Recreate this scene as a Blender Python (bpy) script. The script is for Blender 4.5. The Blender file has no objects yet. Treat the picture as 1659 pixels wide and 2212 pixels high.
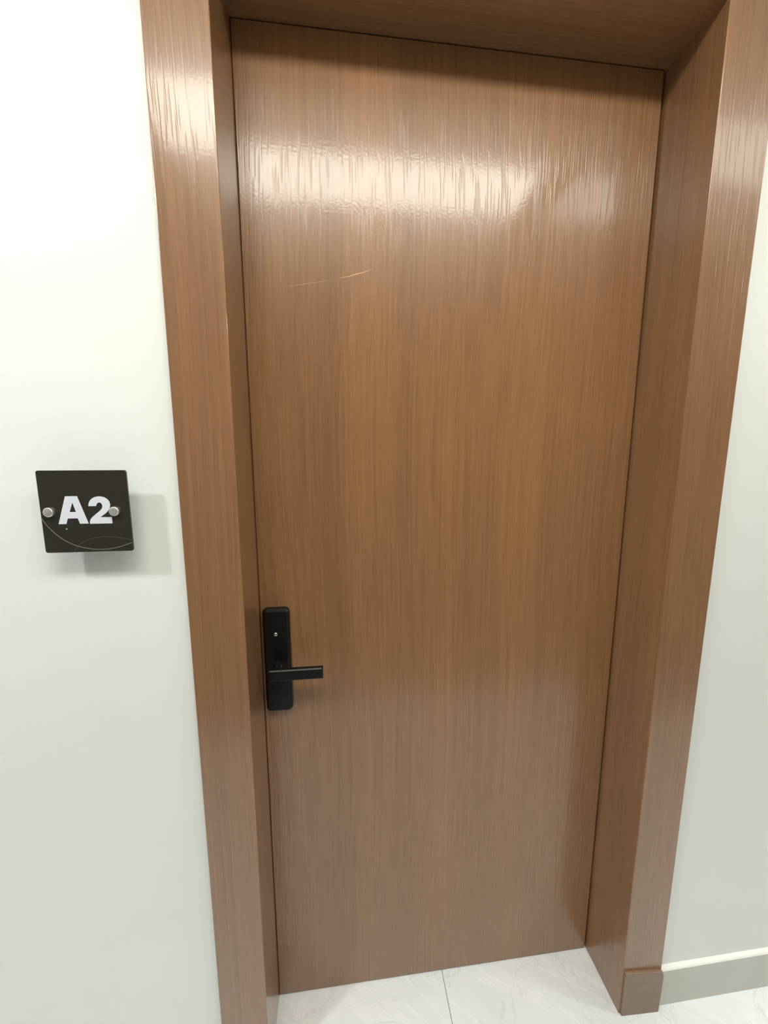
import bpy, bmesh, math, random
from mathutils import Vector, Matrix

sc = bpy.context.scene
COL = sc.collection

# ------------------------------------------------------------------ camera
W, H = 1659, 2212
F_PX = 823.81
YAW, PITCH, ROLL = 0.11305, 0.14624, -0.00128
CAM = Vector((0.27833, -0.67438, 1.34923))
fwd = Vector((math.sin(YAW) * math.cos(PITCH), math.cos(YAW) * math.cos(PITCH), -math.sin(PITCH)))
rgt = Vector((math.cos(YAW), -math.sin(YAW), 0))
upv = rgt.cross(fwd)
r2 = math.cos(ROLL) * rgt + math.sin(ROLL) * upv
u2 = -math.sin(ROLL) * rgt + math.cos(ROLL) * upv
cam_data = bpy.data.cameras.new('camera')
cam = bpy.data.objects.new('camera', cam_data)
COL.objects.link(cam)
m = Matrix((r2, u2, -fwd)).transposed().to_4x4()
m.translation = CAM
cam.matrix_world = m
cam_data.sensor_fit = 'VERTICAL'
cam_data.sensor_height = 36.0
cam_data.lens = F_PX / H * 36.0
cam_data.clip_start = 0.02
cam_data.clip_end = 50
sc.camera = cam

# ------------------------------------------------------------------ world, lamps, exposure
world = bpy.data.worlds.new('world')
sc.world = world
world.use_nodes = True
world.node_tree.nodes['Background'].inputs[0].default_value = (0.9, 0.95, 1.0, 1)
world.node_tree.nodes['Background'].inputs[1].default_value = 0.03
PANEL_EMIT = 12.5            # linear ceiling panel
PANEL_RGB = (1.0, 0.98, 0.87)
SIDE_PANEL_EMIT = 4.0        # the neighbouring panel is dimmed
DOWN_EMIT = 290.0            # small round downlights
DOWN_RGB = (0.95, 0.99, 1.0)
sc.view_settings.view_transform = 'Standard'
sc.view_settings.look = 'None'
sc.view_settings.gamma = 1.0
sc.view_settings.use_curve_mapping = False
sc.view_settings.exposure = 0.55
sc.cycles.use_denoising = True
sc.cycles.max_bounces = 6
sc.cycles.diffuse_bounces = 5
sc.cycles.glossy_bounces = 4
sc.cycles.adaptive_threshold = 0.04

# ------------------------------------------------------------------ dimensions (metres)
WALL_Y = 0.012               # corridor wall face; the casing face is at y = 0
XL0, XL1, XR1, XR0 = 0.0071, 0.1019, 0.9303, 1.0293
DEPTH = 0.1256               # door leaf face
HEAD = 2.10
CEIL = 2.50
BACK_Y = -1.05
X0, X1 = -4.2, 4.2


# ------------------------------------------------------------------ helpers
def tag(o, label=None, cat=None, group=None, kind=None):
    if label: o['label'] = label
    if cat: o['category'] = cat
    if group: o['group'] = group
    if kind: o['kind'] = kind
    return o


def empty(name, loc=(0, 0, 0)):
    o = bpy.data.objects.new(name, None)
    o.empty_display_size = 0.05
    COL.objects.link(o)
    o.location = loc
    return o


def obj(name, bm, mat, parent=None, loc=None, smooth=False):
    me = bpy.data.meshes.new(name)
    bmesh.ops.recalc_face_normals(bm, faces=bm.faces)
    bm.to_mesh(me)
    bm.free()
    if mat: me.materials.append(mat)
    if smooth:
        for p in me.polygons: p.use_smooth = True
    o = bpy.data.objects.new(name, me)
    COL.objects.link(o)
    if parent: o.parent = parent
    if loc: o.location = loc
    return o


def add_box(bm, x0, x1, y0, y1, z0, z1):
    vs = [bm.verts.new(c) for c in ((x0, y0, z0), (x1, y0, z0), (x1, y1, z0), (x0, y1, z0),
                                    (x0, y0, z1), (x1, y0, z1), (x1, y1, z1), (x0, y1, z1))]
    for f in ((0, 1, 2, 3), (4, 5, 6, 7), (0, 1, 5, 4), (1, 2, 6, 5), (2, 3, 7, 6), (3, 0, 4, 7)):
        bm.faces.new([vs[i] for i in f])
    return vs


def box(x0, x1, y0, y1, z0, z1, bev=0, seg=2):
    bm = bmesh.new()
    add_box(bm, x0, x1, y0, y1, z0, z1)
    if bev:
        bmesh.ops.bevel(bm, geom=bm.edges[:], offset=bev, segments=seg, profile=0.5, affect='EDGES')
    return bm


def extrude_poly(pts, axis, a, b, bev=0, seg=2):
    """2D polygon extruded along an axis: 'z' -> (x, y), 'x' -> (y, z), 'y' -> (x, z)."""
    def P(u, v, w):
        return {'z': (u, v, w), 'x': (w, u, v), 'y': (u, w, v)}[axis]
    bm = bmesh.new()
    lo = [bm.verts.new(P(u, v, a)) for u, v in pts]
    hi = [bm.verts.new(P(u, v, b)) for u, v in pts]
    n = len(pts)
    bm.faces.new(lo); bm.faces.new(hi)
    side = []
    for i in range(n):
        bm.faces.new((lo[i], lo[(i + 1) % n], hi[(i + 1) % n], hi[i]))
    if bev:
        bm.edges.ensure_lookup_table()
        bmesh.ops.bevel(bm, geom=bm.edges[:], offset=bev, segments=seg, profile=0.5, affect='EDGES')
    return bm


def rounded_rect(x0, x1, z0, z1, r, n=6):
    pts = []
    for cx, cz, a0 in ((x1 - r, z0 + r, -90), (x1 - r, z1 - r, 0), (x0 + r, z1 - r, 90), (x0 + r, z0 + r, 180)):
        for k in range(n + 1):
            a = math.radians(a0 + 90 * k / n)
            pts.append((cx + r * math.cos(a), cz + r * math.sin(a)))
    return pts


def loft_y(rings):
    """rings: list of (y, [(x, z), ...]) with equal counts; capped at both ends."""
    bm = bmesh.new()
    vs = [[bm.verts.new((x, y, z)) for x, z in pts] for y, pts in rings]
    n = len(vs[0])
    for a, b in zip(vs, vs[1:]):
        for i in range(n):
            bm.faces.new((a[i], a[(i + 1) % n], b[(i + 1) % n], b[i]))
    bm.faces.new(vs[0]); bm.faces.new(vs[-1])
    return bm


def lathe_y(profile, cx, cz, n=32):
    """profile: list of (y, r); solid of revolution about the y direction at (cx, cz)."""
    return loft_y([(y, [(cx + r * math.cos(2 * math.pi * k / n), cz + r * math.sin(2 * math.pi * k / n)) for k in range(n)])
                   for y, r in profile])


def lathe_z(profile, cx, cy, n=40):
    bm = bmesh.new()
    vs = [[bm.verts.new((cx + r * math.cos(2 * math.pi * k / n), cy + r * math.sin(2 * math.pi * k / n), z)) for k in range(n)]
          for z, r in profile]
    for a, b in zip(vs, vs[1:]):
        for i in range(n):
            bm.faces.new((a[i], a[(i + 1) % n], b[(i + 1) % n], b[i]))
    return bm, vs


# ------------------------------------------------------------------ materials
class NT:
    def __init__(s, name):
        s.mat = bpy.data.materials.new(name)
        s.mat.use_nodes = True
        s.t = s.mat.node_tree
        s.n = s.t.nodes
        s.bsdf = s.n['Principled BSDF']

    def node(s, typ, **kw):
        nd = s.n.new(typ)
        for k, v in kw.items():
            if k in nd.inputs: nd.inputs[k].default_value = v
            else: setattr(nd, k, v)
        return nd

    def link(s, a, b): s.t.links.new(a, b)

    def ramp(s, src, stops, interp='LINEAR'):
        r = s.n.new('ShaderNodeValToRGB')
        r.color_ramp.interpolation = interp
        e = r.color_ramp.elements
        while len(e) < len(stops): e.new(0.5)
        for el, (p, c) in zip(e, stops):
            el.position = p
            el.color = c if len(c) == 4 else (*c, 1)
        s.link(src, r.inputs[0])
        return r.outputs[0]

    def noise(s, vec, scale, detail=3, rough=0.5, dist=0.0):
        nd = s.node('ShaderNodeTexNoise', Scale=scale, Detail=detail, Roughness=rough, Distortion=dist)
        s.link(vec, nd.inputs['Vector'])
        return nd.outputs['Fac']

    def mapping(s, vec, scale, loc=(0, 0, 0), rot=(0, 0, 0)):
        nd = s.n.new('ShaderNodeMapping')
        nd.inputs['Scale'].default_value = scale
        nd.inputs['Location'].default_value = loc
        nd.inputs['Rotation'].default_value = rot
        s.link(vec, nd.inputs['Vector'])
        return nd.outputs[0]

    def math(s, op, a, b):
        nd = s.n.new('ShaderNodeMath'); nd.operation = op
        for i, v in enumerate((a, b)):
            if isinstance(v, (int, float)): nd.inputs[i].default_value = v
            else: s.link(v, nd.inputs[i])
        return nd.outputs[0]

    def mix(s, fac, a, b, mode='MIX'):
        nd = s.n.new('ShaderNodeMix'); nd.data_type = 'RGBA'; nd.blend_type = mode
        for sock, v in ((nd.inputs[0], fac), (nd.inputs[6], a), (nd.inputs[7], b)):
            if isinstance(v, (int, float)): sock.default_value = v
            elif isinstance(v, tuple): sock.default_value = (*v, 1) if len(v) == 3 else v
            else: s.link(v, sock)
        return nd.outputs[2]

    def bump(s, h, strength, dist, normal=None):
        nd = s.node('ShaderNodeBump', Strength=strength, Distance=dist)
        s.link(h, nd.inputs['Height'])
        if normal: s.link(normal, nd.inputs['Normal'])
        return nd.outputs[0]


def srgb(r, g, b):
    f = lambda c: (c / 255 / 12.92) if c <= 10 else ((c / 255 + 0.055) / 1.055) ** 2.4
    return (f(r), f(g), f(b))


def wood_material(name, axis='z', offset=(0, 0, 0), bump_scale=1.0, lo=(138, 101, 69), hi=(152, 111, 74)):
    """satin lacquered brown veneer, grain running along the axis"""
    k = NT(name)
    co = k.n.new('ShaderNodeTexCoord').outputs['Object']
    long = {'z': (1, 1, 0), 'x': (0, 1, 1)}[axis]

    def sc3(cross, along):
        return tuple(cross if l else along for l in long)
    wob = k.noise(k.mapping(co, sc3(1.1, 0.8), offset), 1.0, 1)
    wobv = k.n.new('ShaderNodeVectorMath'); wobv.operation = 'MULTIPLY_ADD'
    comb = k.n.new('ShaderNodeCombineXYZ')
    for i in range(3): k.link(wob, comb.inputs[i])
    k.link(comb.outputs[0], wobv.inputs[0])
    wobv.inputs[1].default_value = tuple(0.07 if l else 0.0 for l in long)
    k.link(co, wobv.inputs[2])
    v = wobv.outputs[0]
    broad = k.noise(k.mapping(v, sc3(8, 0.35), offset), 1.0, 2, 0.55)
    mid = k.noise(k.mapping(v, sc3(190, 0.8), offset), 1.0, 2, 0.7)
    pore = k.noise(k.mapping(v, sc3(270, 10.0), offset), 1.0, 1, 0.5)
    c = k.ramp(broad, [(0.30, srgb(*lo)), (0.70, srgb(*hi))])
    c = k.mix(k.ramp(mid, [(0.34, (0.0,) * 3), (0.68, (1.0,) * 3)]), k.mix(1.0, c, (0.88, 0.87, 0.86), 'MULTIPLY'), k.mix(1.0, c, (1.12, 1.12, 1.12), 'MULTIPLY'))
    pm = k.ramp(pore, [(0.54, (0.0,) * 3), (0.64, (1.0,) * 3)])
    c = k.mix(pm, c, k.mix(1.0, c, (0.965, 0.96, 0.955), 'MULTIPLY'))
    k.link(c, k.bsdf.inputs['Base Color'])
    k.bsdf.inputs['IOR'].default_value = 1.45
    k.bsdf.inputs['Roughness'].default_value = 0.30
    k.bsdf.inputs['Coat Weight'].default_value = 0.75
    k.bsdf.inputs['Coat IOR'].default_value = 1.45
    k.link(k.math('ADD', k.math('MULTIPLY', pm, 0.12), 0.11), k.bsdf.inputs['Coat Roughness'])
    peel = k.noise(co, 190.0, 1, 0.5)
    h = k.math('ADD', k.math('MULTIPLY', pm, -1.0), k.math('MULTIPLY', peel, 0.6))
    nrm = k.bump(h, 1.0, 0.00013 * bump_scale)
    k.link(nrm, k.bsdf.inputs['Normal'])
    k.link(nrm, k.bsdf.inputs['Coat Normal'])
    return k.mat


def plain(name, rgb, rough=0.5, metal=0.0, noise=0.04, scale=30.0, bump=0.0, coat=0.0):
    k = NT(name)
    co = k.n.new('ShaderNodeTexCoord').outputs['Object']
    nz = k.noise(co, scale, 4)
    lo = tuple(max(0, c * (1 - noise)) for c in rgb)
    hi = tuple(min(1, c * (1 + noise)) for c in rgb)
    k.link(k.ramp(nz, [(0.3, lo), (0.7, hi)]), k.bsdf.inputs['Base Color'])
    k.bsdf.inputs['Roughness'].default_value = rough
    k.bsdf.inputs['Metallic'].default_value = metal
    k.bsdf.inputs['Coat Weight'].default_value = coat
    if bump:
        k.link(k.bump(k.noise(co, scale * 8, 2), 1.0, bump), k.bsdf.inputs['Normal'])
    return k.mat


def emitter(name, rgb, strength):
    k = NT(name)
    k.bsdf.inputs['Base Color'].default_value = (0.8, 0.8, 0.8, 1)
    k.bsdf.inputs['Emission Color'].default_value = (*rgb, 1)
    k.bsdf.inputs['Emission Strength'].default_value = strength
    return k.mat


def marble_material():
    k = NT('pale_marble_tile')
    info = k.n.new('ShaderNodeObjectInfo')
    co = k.n.new('ShaderNodeTexCoord').outputs['Object']
    off = k.n.new('ShaderNodeVectorMath'); off.operation = 'MULTIPLY_ADD'
    comb = k.n.new('ShaderNodeCombineXYZ')
    k.link(info.outputs['Random'], comb.inputs[0]); k.link(info.outputs['Random'], comb.inputs[1])
    k.link(comb.outputs[0], off.inputs[0]); off.inputs[1].default_value = (31, 17, 0); k.link(co, off.inputs[2])
    v = k.mapping(off.outputs[0], (1, 1, 1), rot=(0, 0, 0.6))
    cloud = k.noise(k.mapping(v, (3.0, 6.0, 1)), 1.0, 5, 0.55, 0.6)
    base = k.ramp(cloud, [(0.3, srgb(234, 239, 241)), (0.7, srgb(246, 249, 250))])
    ridge = k.noise(k.mapping(v, (2.2, 9.0, 1)), 1.0, 6, 0.6, 1.2)
    vein = k.ramp(ridge, [(0.47, (0,) * 3), (0.50, (1,) * 3), (0.53, (0,) * 3)])
    c = k.mix(k.math('MULTIPLY', vein, 0.6), base, srgb(250, 252, 252))
    ridge2 = k.noise(k.mapping(v, (5, 4, 1), (7, 3, 0)), 1.0, 5, 0.6, 1.5)
    vein2 = k.ramp(ridge2, [(0.485, (0,) * 3), (0.50, (1,) * 3), (0.515, (0,) * 3)])
    c = k.mix(k.math('MULTIPLY', vein2, 0.35), c, srgb(206, 212, 214))
    k.link(c, k.bsdf.inputs['Base Color'])
    k.bsdf.inputs['Roughness'].default_value = 0.16
    return k.mat


def wall_material():
    k = NT('white_wall_paint')
    co = k.n.new('ShaderNodeTexCoord').outputs['Object']
    c = k.ramp(k.noise(co, 1.6, 4), [(0.3, srgb(235, 238, 235)), (0.7, srgb(240, 243, 240))])
    k.link(c, k.bsdf.inputs['Base Color'])
    k.bsdf.inputs['Roughness'].default_value = 0.55
    h = k.math('ADD', k.noise(co, 70, 3), k.math('MULTIPLY', k.noise(co, 9, 2), 1.5))
    k.link(k.bump(h, 1.0, 0.0003), k.bsdf.inputs['Normal'])
    return k.mat


M_LEAF = wood_material('door_leaf_veneer', 'z', (3.1, 0, 1.7))
M_JAMB = wood_material('frame_veneer', 'z', (11.3, 2.0, 5.0), 0.6, (134, 99, 69), (148, 108, 75))
M_HEAD = wood_material('head_veneer', 'x', (5.7, 4.0, 2.0), 0.6, (134, 99, 69), (148, 108, 75))
M_PLINTH = plain('plinth_brown_paint', srgb(138, 111, 89), 0.35, noise=0.06, scale=40, bump=0.0004)
M_WALL = wall_material()
M_GREY = plain('grey_feature_wall', srgb(108, 100, 92), 0.6, noise=0.04, scale=3)
M_CEIL = plain('ceiling_white_paint', srgb(240, 240, 236), 0.7, noise=0.015, scale=4)
M_TILE = marble_material()
M_GROUT = plain('grey_grout', srgb(150, 152, 150), 0.85, noise=0.08, scale=60)
M_CAULK = plain('white_caulk', srgb(248, 248, 244), 0.5, noise=0.01)
M_SKIRT = plain('pale_stone_skirting', srgb(200, 200, 190), 0.30, noise=0.03, scale=6)
M_BLACK = plain('black_powder_coat', (0.0075, 0.0072, 0.0070), 0.30, noise=0.15, scale=200, bump=0.00003)
M_BLACK.node_tree.nodes['Principled BSDF'].inputs['Specular IOR Level'].default_value = 0.25
M_GUN = plain('polished_black_metal', (0.02, 0.02, 0.02), 0.2, 0.3, noise=0.1, scale=100)
M_STEEL = plain('brushed_steel', (0.62, 0.60, 0.57), 0.32, 1.0, noise=0.05, scale=300)
M_CAP = plain('satin_steel_cap', (0.88, 0.86, 0.82), 0.45, 1.0, noise=0.06, scale=150)
M_ACRYL = plain('black_acrylic', srgb(48, 46, 39), 0.12, noise=0.03, scale=5)
M_PRINT = plain('white_print', srgb(222, 226, 236), 0.5, noise=0.02)
M_LINE = plain('grey_print', srgb(138, 130, 124), 0.5, noise=0.05)
M_LINE2 = plain('dim_grey_print', srgb(84, 79, 73), 0.5, noise=0.05)
M_SCRATCH = plain('scratched_wood', srgb(214, 172, 128), 0.6, noise=0.1)
M_WHITE = plain('white_metal_trim', srgb(235, 235, 232), 0.4, noise=0.01)
M_PANEL = emitter('panel_diffuser', PANEL_RGB, PANEL_EMIT)
M_PANEL2 = emitter('dimmed_panel_diffuser', PANEL_RGB, SIDE_PANEL_EMIT)
M_DOWN = emitter('downlight_lens', DOWN_RGB, DOWN_EMIT)


# ------------------------------------------------------------------ setting
floor = obj('floor', box(X0, X1, BACK_Y - 0.05, 0.45, -0.10, -0.0025), M_GROUT)
tag(floor, 'pale grey marble tiled floor of the corridor', 'floor', kind='structure')
xs = [0.522 + 1.2 * i for i in range(-5, 5)]
xs = [X0] + [x for x in xs if X0 + 0.05 < x < X1 - 0.05] + [X1]
ys = [BACK_Y, -0.78, -0.18, 0.24]
G = 0.0008
for i in range(len(xs) - 1):
    for j in range(len(ys) - 1):
        a, b = xs[i] + G, xs[i + 1] - G
        c, d = ys[j] + G, ys[j + 1] - G
        if ys[j] > -0.2 and (b < XL1 or a > XR1):
            d = 0.03                           # beside the doorway the strip ends under the wall
        bm = box(a - (a + b) / 2, b - (a + b) / 2, c - (c + d) / 2, d - (c + d) / 2, -0.010, 0.0, 0.0006, 1)
        obj('tile', bm, M_TILE, floor, ((a + b) / 2, (c + d) / 2, 0))

ceiling = obj('ceiling', box(X0 - 0.1, X1 + 0.1, BACK_Y - 0.15, 0.25, CEIL, CEIL + 0.1), M_CEIL)
tag(ceiling, 'plain white ceiling above the corridor', 'ceiling', kind='structure')
bm = bmesh.new()
add_box(bm, X0, XL1 - 0.03, WALL_Y, 0.22, 0.0, CEIL)
add_box(bm, XR1 + 0.03, X1, WALL_Y, 0.22, 0.0, CEIL)
add_box(bm, XL1 - 0.03, XR1 + 0.03, WALL_Y, 0.22, HEAD + 0.03, CEIL)
tag(obj('wall_front', bm, M_WALL), 'white painted wall around the brown door', 'wall', kind='structure')
tag(obj('wall_back', box(X0, X1, BACK_Y - 0.1, BACK_Y, -0.002, CEIL), M_GREY), 'grey wall across the corridor facing the door', 'wall', kind='structure')
tag(obj('wall_left', box(X0 - 0.1, X0, BACK_Y, 0.2, -0.002, CEIL), M_WALL), 'white end wall far to the left', 'wall', kind='structure')
tag(obj('wall_right', box(X1, X1 + 0.1, BACK_Y, 0.2, -0.002, CEIL), M_WALL), 'white end wall far to the right', 'wall', kind='structure')


def skirting(name, xa, xb, label):
    y = WALL_Y
    pts = [(y, 0.0), (y - 0.011, 0.0), (y - 0.011, 0.1025), (y - 0.0085, 0.105), (y, 0.1052)]
    o = obj(name, extrude_poly(pts, 'x', xa, xb), M_SKIRT)
    tag(o, label, 'baseboard', kind='structure')
    obj('top_edge', extrude_poly([(y, 0.1050), (y - 0.0080, 0.1048), (y - 0.0105, 0.1026), (y - 0.0108, 0.1036), (y - 0.0085, 0.1060), (y, 0.1064)], 'x', xa, xb), M_CAULK, o)['label'] = 'white top edge of the skirting'


skirting('baseboard_right', XR0 + 0.003, X1, 'pale stone skirting to the right of the door frame')
skirting('baseboard_left', X0, XL0 - 0.001, 'pale stone skirting to the left of the door frame')
tag(obj('baseboard_back', box(X0, X1, BACK_Y, BACK_Y + 0.011, 0, 0.105, 0.002), M_SKIRT), 'pale stone skirting along the opposite wall', 'baseboard', kind='structure')

# ------------------------------------------------------------------ door frame
frame = empty('trim_1', ((XL1 + XR1) / 2, 0, 0))
tag(frame, 'brown lacquered wooden door frame with deep reveal', 'door frame', kind='structure')
FX = (XL1 + XR1) / 2


def frame_part(name, bm, mat):
    bmesh.ops.translate(bm, verts=bm.verts, vec=(-FX, 0, 0))
    return obj(name, bm, mat, frame)


def side_profile(xo, xi, sgn, yo=0.0):
    # outer casing edge xo, inner edge xi; sgn = +1 when the reveal faces +x
    return [(xo, yo), (xi, 0.0), (xi, DEPTH + 0.042), (xi + sgn * 0.014, DEPTH + 0.042), (xi + sgn * 0.014, 0.215),
            (xi - sgn * 0.029, 0.215), (xi - sgn * 0.029, WALL_Y), (xo, WALL_Y)]


def bevel_front(bm, test, off):
    es = [e for e in bm.edges if all(test(v.co) for v in e.verts) and abs(e.verts[0].co.z - e.verts[1].co.z) > 0.5]
    bmesh.ops.bevel(bm, geom=es, offset=off, segments=3, profile=0.5, affect='EDGES')


bm = extrude_poly(side_profile(XL0, XL1, 1), 'z', 0.0, HEAD + 0.10)
bevel_front(bm, lambda c: c.y < 0.001, 0.0016)
frame_part('jamb', bm, M_JAMB)
bm = extrude_poly(side_profile(XR0, XR1, -1, -0.003), 'z', 0.0, HEAD + 0.10)
bevel_front(bm, lambda c: c.y < 0.001, 0.0016)
frame_part('jamb', bm, M_JAMB)
hp = [(0.0, HEAD + 0.10), (0.0, HEAD), (DEPTH + 0.042, HEAD), (DEPTH + 0.042, HEAD - 0.014), (0.215, HEAD - 0.014),
      (0.215, HEAD + 0.029), (WALL_Y, HEAD + 0.029), (WALL_Y, HEAD + 0.10)]
frame_part('head_jamb', extrude_poly(hp, 'x', XL1, XR1), M_HEAD)
# patch block at the foot of the right casing, slightly proud and a little askew
for nm, pts in (('plinth_block', [(0.9335, 0.0), (1.0290, 0.0), (1.0318, 0.108), (1.0275, 0.121), (0.9335, 0.126)]),):
    bm = extrude_poly(pts, 'y', -0.0055, WALL_Y - 0.0005, 0.0012, 2)
    for v in bm.verts:                       # hand-made face: outer edge a touch further out
        if v.co.y < 0:
            v.co.y -= 0.0035 * (v.co.x - 0.9335) / 0.096
    o = frame_part(nm, bm, M_PLINTH)
    o['label'] = 'short patch block at the foot of the casing'

# ------------------------------------------------------------------ door leaf
door = empty('door_1', (FX, DEPTH, 0))
tag(door, 'flush brown wood veneer door with black lever handle', 'door', kind='structure')
GAP = 0.0032
leaf = obj('door_leaf', box(XL1 + 0.0007 - FX, XR1 - 0.0045 - FX, 0, 0.041, 0.003, HEAD - 0.0022, 0.0016, 3), M_LEAF, door)


def strip(pts, w, y0, y1):
    """thin raised line along (x, z) points"""
    bm = bmesh.new()
    L = []
    for i, (x, z) in enumerate(pts):
        a = Vector(pts[max(i - 1, 0)]); b = Vector(pts[min(i + 1, len(pts) - 1)])
        d = (b - a).normalized(); nrm = Vector((-d.y, d.x))
        ww = w[i] if isinstance(w, (list, tuple)) else w
        p, q = Vector((x, z)) + nrm * ww / 2, Vector((x, z)) - nrm * ww / 2
        L.append([bm.verts.new((c.x, y, c.y)) for c, y in ((p, y0), (q, y0), (q, y1), (p, y1))])
    for A, B in zip(L, L[1:]):
        for i in range(4):
            bm.faces.new((A[i], A[(i + 1) % 4], B[(i + 1) % 4], B[i]))
    bm.faces.new(L[0]); bm.faces.new(L[-1])
    return bm


def leaf_mark(pts, w):
    bm = strip([(x - FX, z) for x, z in pts], w, -0.00012, 0.0002)
    o = obj('scratch', bm, M_SCRATCH, leaf)
    return o


leaf_mark([(0.2835, 1.6905), (0.300, 1.6928), (0.316, 1.6981), (0.330, 1.7020), (0.3458, 1.7079)], [0.0004, 0.0010, 0.0017, 0.0011, 0.0005])
leaf_mark([(0.1875, 1.6706), (0.215, 1.6755), (0.2446, 1.6807), (0.262, 1.684)], [0.0002, 0.0005, 0.0005, 0.0002])
leaf_mark([(0.880, 0.5306), (0.900, 0.5285), (0.9183, 0.5266)], [0.0002, 0.0006, 0.0003])

# lock plate with lever
PX0, PX1, PZ0, PZ1 = 0.1085 - FX, 0.1648 - FX, 0.7930, 1.0300


def inset(d):
    return rounded_rect(PX0 + d, PX1 - d, PZ0 + d, PZ1 - d, max(0.010 - d, 0.003), 6)


plate = obj('lock_plate', loft_y([(0.0002, inset(0.0005)), (-0.0020, inset(0.0005)), (-0.0035, inset(0)), (-0.0085, inset(0.0)), (-0.0105, inset(0.0008)),
                                  (-0.0155, inset(0.0052)), (-0.0162, inset(0.0068))]), M_BLACK, door)
plate['label'] = 'matt black rectangular lock plate'
bx, bz = 0.1355 - FX, 0.9746
o = obj('release_pin', lathe_y([(-0.0155, 0.0044), (-0.0172, 0.0043), (-0.0182, 0.0032), (-0.0187, 0.0012)], bx, bz, 24), M_STEEL, plate, smooth=True)
o['label'] = 'small round steel release pin'
o = obj('pin_collar', lathe_y([(-0.0155, 0.0072), (-0.0168, 0.0072), (-0.0171, 0.0066), (-0.0168, 0.0050)], bx, bz, 28), M_BLACK, plate)
nx, nz = 0.1375 - FX, 0.9045
obj('spindle', lathe_y([(-0.0155, 0.0095), (-0.0170, 0.0095), (-0.0178, 0.0080), (-0.0480, 0.0076)], nx, nz, 28), M_GUN, plate, smooth=False)
lx0, lx1 = 0.1245 - FX, 0.2350 - FX
pts = rounded_rect(lx0, lx1, 0.8915, 0.9155, 0.0018, 3)
ins = lambda d: rounded_rect(lx0 + d, lx1 - d, 0.8915 + d, 0.9155 - d, 0.0018, 3)
lever = obj('lever', loft_y([(-0.0465, ins(0.0010)), (-0.0475, ins(0.0)), (-0.0560, ins(0.0)), (-0.0580, ins(0.0022)), (-0.0582, ins(0.0028))]), M_BLACK, plate)
lever['label'] = 'straight black lever handle'
obj('key_dimple', lathe_y([(-0.0581, 0.0024), (-0.0585, 0.0022), (-0.0586, 0.0012)], 0.2155 - FX, 0.9010, 16), M_BLACK, plate)

# ------------------------------------------------------------------ A2 door sign
SX, SZ, SS = -0.1946, 1.1952, 0.1320
SYF = -0.0200                                  # front face of the plate
sign = empty('door_sign', (SX + SS / 2, WALL_Y, SZ + SS / 2))
tag(sign, 'square black A2 room sign on white wall', 'sign')
CX, CZ = SX + SS / 2, SZ + SS / 2
Yr = SYF - WALL_Y


def sq(d):
    return rounded_rect(-SS / 2 + d, SS / 2 - d, -SS / 2 + d, SS / 2 - d, max(0.0035 - d, 0.001), 5)


panel = obj('sign_plate', loft_y([(Yr + 0.004, sq(0.0004)), (Yr + 0.0036, sq(0)), (Yr + 0.0005, sq(0)), (Yr, sq(0.0005))]), M_ACRYL, sign)


def glyph(name, outline, holes_bridge=None):
    bm = bmesh.new()
    for poly in outline:
        n = len(poly)
        a = [bm.verts.new((x - CX, Yr - 0.0003, z - CZ)) for x, z in poly]
        b = [bm.verts.new((x - CX, Yr + 0.0001, z - CZ)) for x, z in poly]
        bm.faces.new(a); bm.faces.new(b)
        for i in range(n): bm.faces.new((a[i], a[(i + 1) % n], b[(i + 1) % n], b[i]))
    bmesh.ops.remove_doubles(bm, verts=bm.verts, dist=1e-6)
    return obj(name, bm, M_PRINT, sign)


# A as three convex pieces: left leg, right leg, crossbar
zt, zb = 1.2865, 1.2420
A_left = [(-0.1700, zb), (-0.1588, zb), (-0.1456, 1.2790), (-0.1456, zt), (-0.1558, zt)]
A_right = [(-0.1456, zt), (-0.1456, 1.2790), (-0.1388, zb), (-0.1256, zb), (-0.1382, zt)]
A_left = [(-0.1700, zb), (-0.1586, zb), (-0.1556, 1.2508), (-0.1517, 1.2612), (-0.1462, 1.2765), (-0.1462, zt), (-0.1558, zt)]
A_right = [(-0.1462, zt), (-0.1462, 1.2765), (-0.1424, 1.2612), (-0.1408, 1.2508), (-0.1384, zb), (-0.1256, zb), (-0.1382, zt)]
A_bar = [(-0.1556, 1.2508), (-0.1408, 1.2508), (-0.1424, 1.2612), (-0.1517, 1.2612)]
glyph('letter_a', [A_left, A_right, A_bar])
two = [(-0.1232, 1.2702), (-0.1222, 1.2750), (-0.1200, 1.2792), (-0.1168, 1.2824), (-0.1128, 1.2846), (-0.1080, 1.2858), (-0.1030, 1.2856),
       (-0.0982, 1.2842), (-0.0942, 1.2814), (-0.0916, 1.2778), (-0.0905, 1.2730), (-0.0910, 1.2690), (-0.0925, 1.2654), (-0.0950, 1.2618),
       (-0.0985, 1.2583), (-0.1030, 1.2550), (-0.1072, 1.2520), (-0.0900, 1.2520), (-0.0900, 1.2416), (-0.1236, 1.2416),
       (-0.1234, 1.2448), (-0.1224, 1.2482), (-0.1200, 1.2516), (-0.1164, 1.2548), (-0.1118, 1.2585), (-0.1072, 1.2622), (-0.1040, 1.2656),
       (-0.1024, 1.2690), (-0.1026, 1.2728), (-0.1042, 1.2752), (-0.1066, 1.2760), (-0.1092, 1.2750), (-0.1108, 1.2730), (-0.1116, 1.2702)]
glyph('digit_two', [two])


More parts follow.
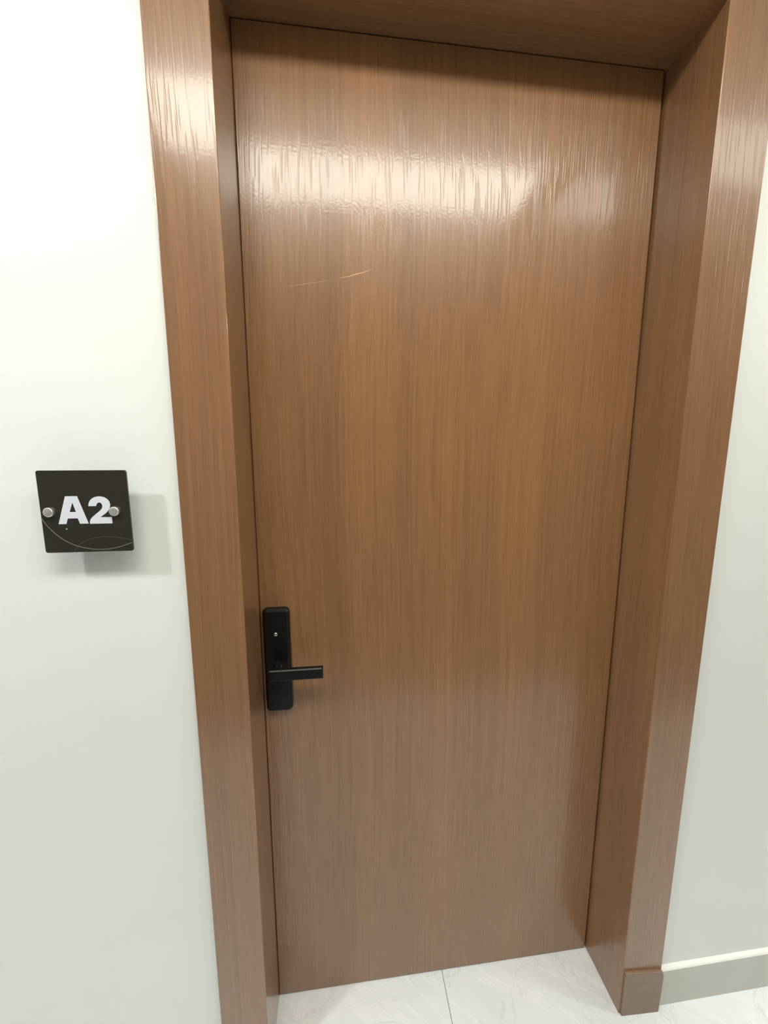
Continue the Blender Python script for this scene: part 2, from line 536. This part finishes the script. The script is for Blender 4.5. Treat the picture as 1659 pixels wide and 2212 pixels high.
def smooth_line(pts, n=8):
    out = []
    P = [Vector(p) for p in pts]
    for i in range(len(P) - 1):
        p0, p1, p2, p3 = P[max(i - 1, 0)], P[i], P[i + 1], P[min(i + 2, len(P) - 1)]
        for k in range(n):
            t = k / n
            q = 0.5 * ((2 * p1) + (p2 - p0) * t + (2 * p0 - 5 * p1 + 4 * p2 - p3) * t * t + (-p0 + 3 * p1 - 3 * p2 + p3) * t ** 3)
            out.append((q.x, q.y))
    out.append(tuple(P[-1]))
    return out


arc1 = [(-0.1942, 1.2526), (-0.1868, 1.2390), (-0.1753, 1.2251), (-0.1618, 1.2138), (-0.1445, 1.2050), (-0.1216, 1.1997), (-0.1013, 1.1995), (-0.0841, 1.2022), (-0.0632, 1.2090)]
arc2 = [(-0.1512, 1.1985), (-0.1407, 1.2095), (-0.1265, 1.2165), (-0.1095, 1.2194), (-0.0909, 1.2192), (-0.0725, 1.2160), (-0.0632, 1.2132)]
sl = lambda p: [(x - CX, z - CZ) for x, z in smooth_line(p)]
obj('printed_arc', strip(sl(arc1), 0.0009, Yr - 0.0002, Yr + 0.0001), M_LINE, sign)
obj('printed_arc', strip(sl(arc2), 0.0006, Yr - 0.00015, Yr + 0.0001), M_LINE2, sign)
o = obj('paint_speck', lathe_y([(Yr + 0.0001, 0.0010), (Yr - 0.0003, 0.0008), (Yr - 0.0005, 0.0003)], -0.1592 - CX, 1.2338 - CZ, 10), M_PRINT, sign)
for sx in (-0.1808, -0.0840):
    x = sx - CX
    st = obj('standoff_screw', lathe_y([(-0.0005, 0.0058), (Yr + 0.004, 0.0058)], x, 1.2615 - CZ, 28), M_CAP, sign, smooth=False)
    st['label'] = 'round steel standoff screw'
    obj('screw_cap', lathe_y([(Yr, 0.0074), (Yr - 0.0044, 0.0074), (Yr - 0.0052, 0.0067), (Yr - 0.0055, 0.0040), (Yr - 0.0056, 0.0008)], x, 1.2615 - CZ, 36), M_CAP, st)

# ------------------------------------------------------------------ ceiling lights


def light_panel(x0, x1, y0, y1, label, mat):
    cx, cy = (x0 + x1) / 2, (y0 + y1) / 2
    t = empty('ceiling_panel', (cx, cy, CEIL))
    tag(t, label, 'ceiling light')
    a, b = (x1 - x0) / 2, (y1 - y0) / 2
    bm = bmesh.new()
    f = 0.014
    add_box(bm, -a - f, a + f, -b - f, -b, -0.010, 0.0)
    add_box(bm, -a - f, a + f, b, b + f, -0.010, 0.0)
    add_box(bm, -a - f, -a, -b, b, -0.010, 0.0)
    add_box(bm, a, a + f, -b, b, -0.010, 0.0)
    obj('frame', bm, M_WHITE, t)
    obj('diffuser', box(-a, a, -b, b, -0.006, 0.0), mat, t)


def downlight(x, y, label, group=None):
    t = empty('downlight', (x, y, CEIL))
    tag(t, label, 'ceiling light')
    bm, vs = lathe_z([(-0.001, 0.095), (-0.008, 0.092), (-0.010, 0.085), (-0.004, 0.072), (0.0, 0.072)], 0, 0)
    obj('trim_ring', bm, M_WHITE, t)
    bm, vs = lathe_z([(0.0, 0.072), (-0.003, 0.072)], 0, 0)
    bm.faces.new(vs[0]); bm.faces.new(vs[-1])
    obj('lens', bm, M_DOWN, t)


light_panel(-0.34, 1.12, -1.02, -0.72, 'long white light panel in the ceiling before the door', M_PANEL)
light_panel(1.28, 2.74, -1.02, -0.72, 'long white light panel in the ceiling right of the door', M_PANEL2)
downlight(-1.15, -0.80, 'round white downlight in the ceiling left of the sign')
downlight(3.15, -0.90, 'unseen fill downlight added in the ceiling by the far right wall')  # added fill lamp out of view, brightens the wall right of the door
downlight(-3.4, -0.80, 'unseen fill downlight added in the ceiling by the far left wall')  # extra lamp added out of view to lift the lower walls
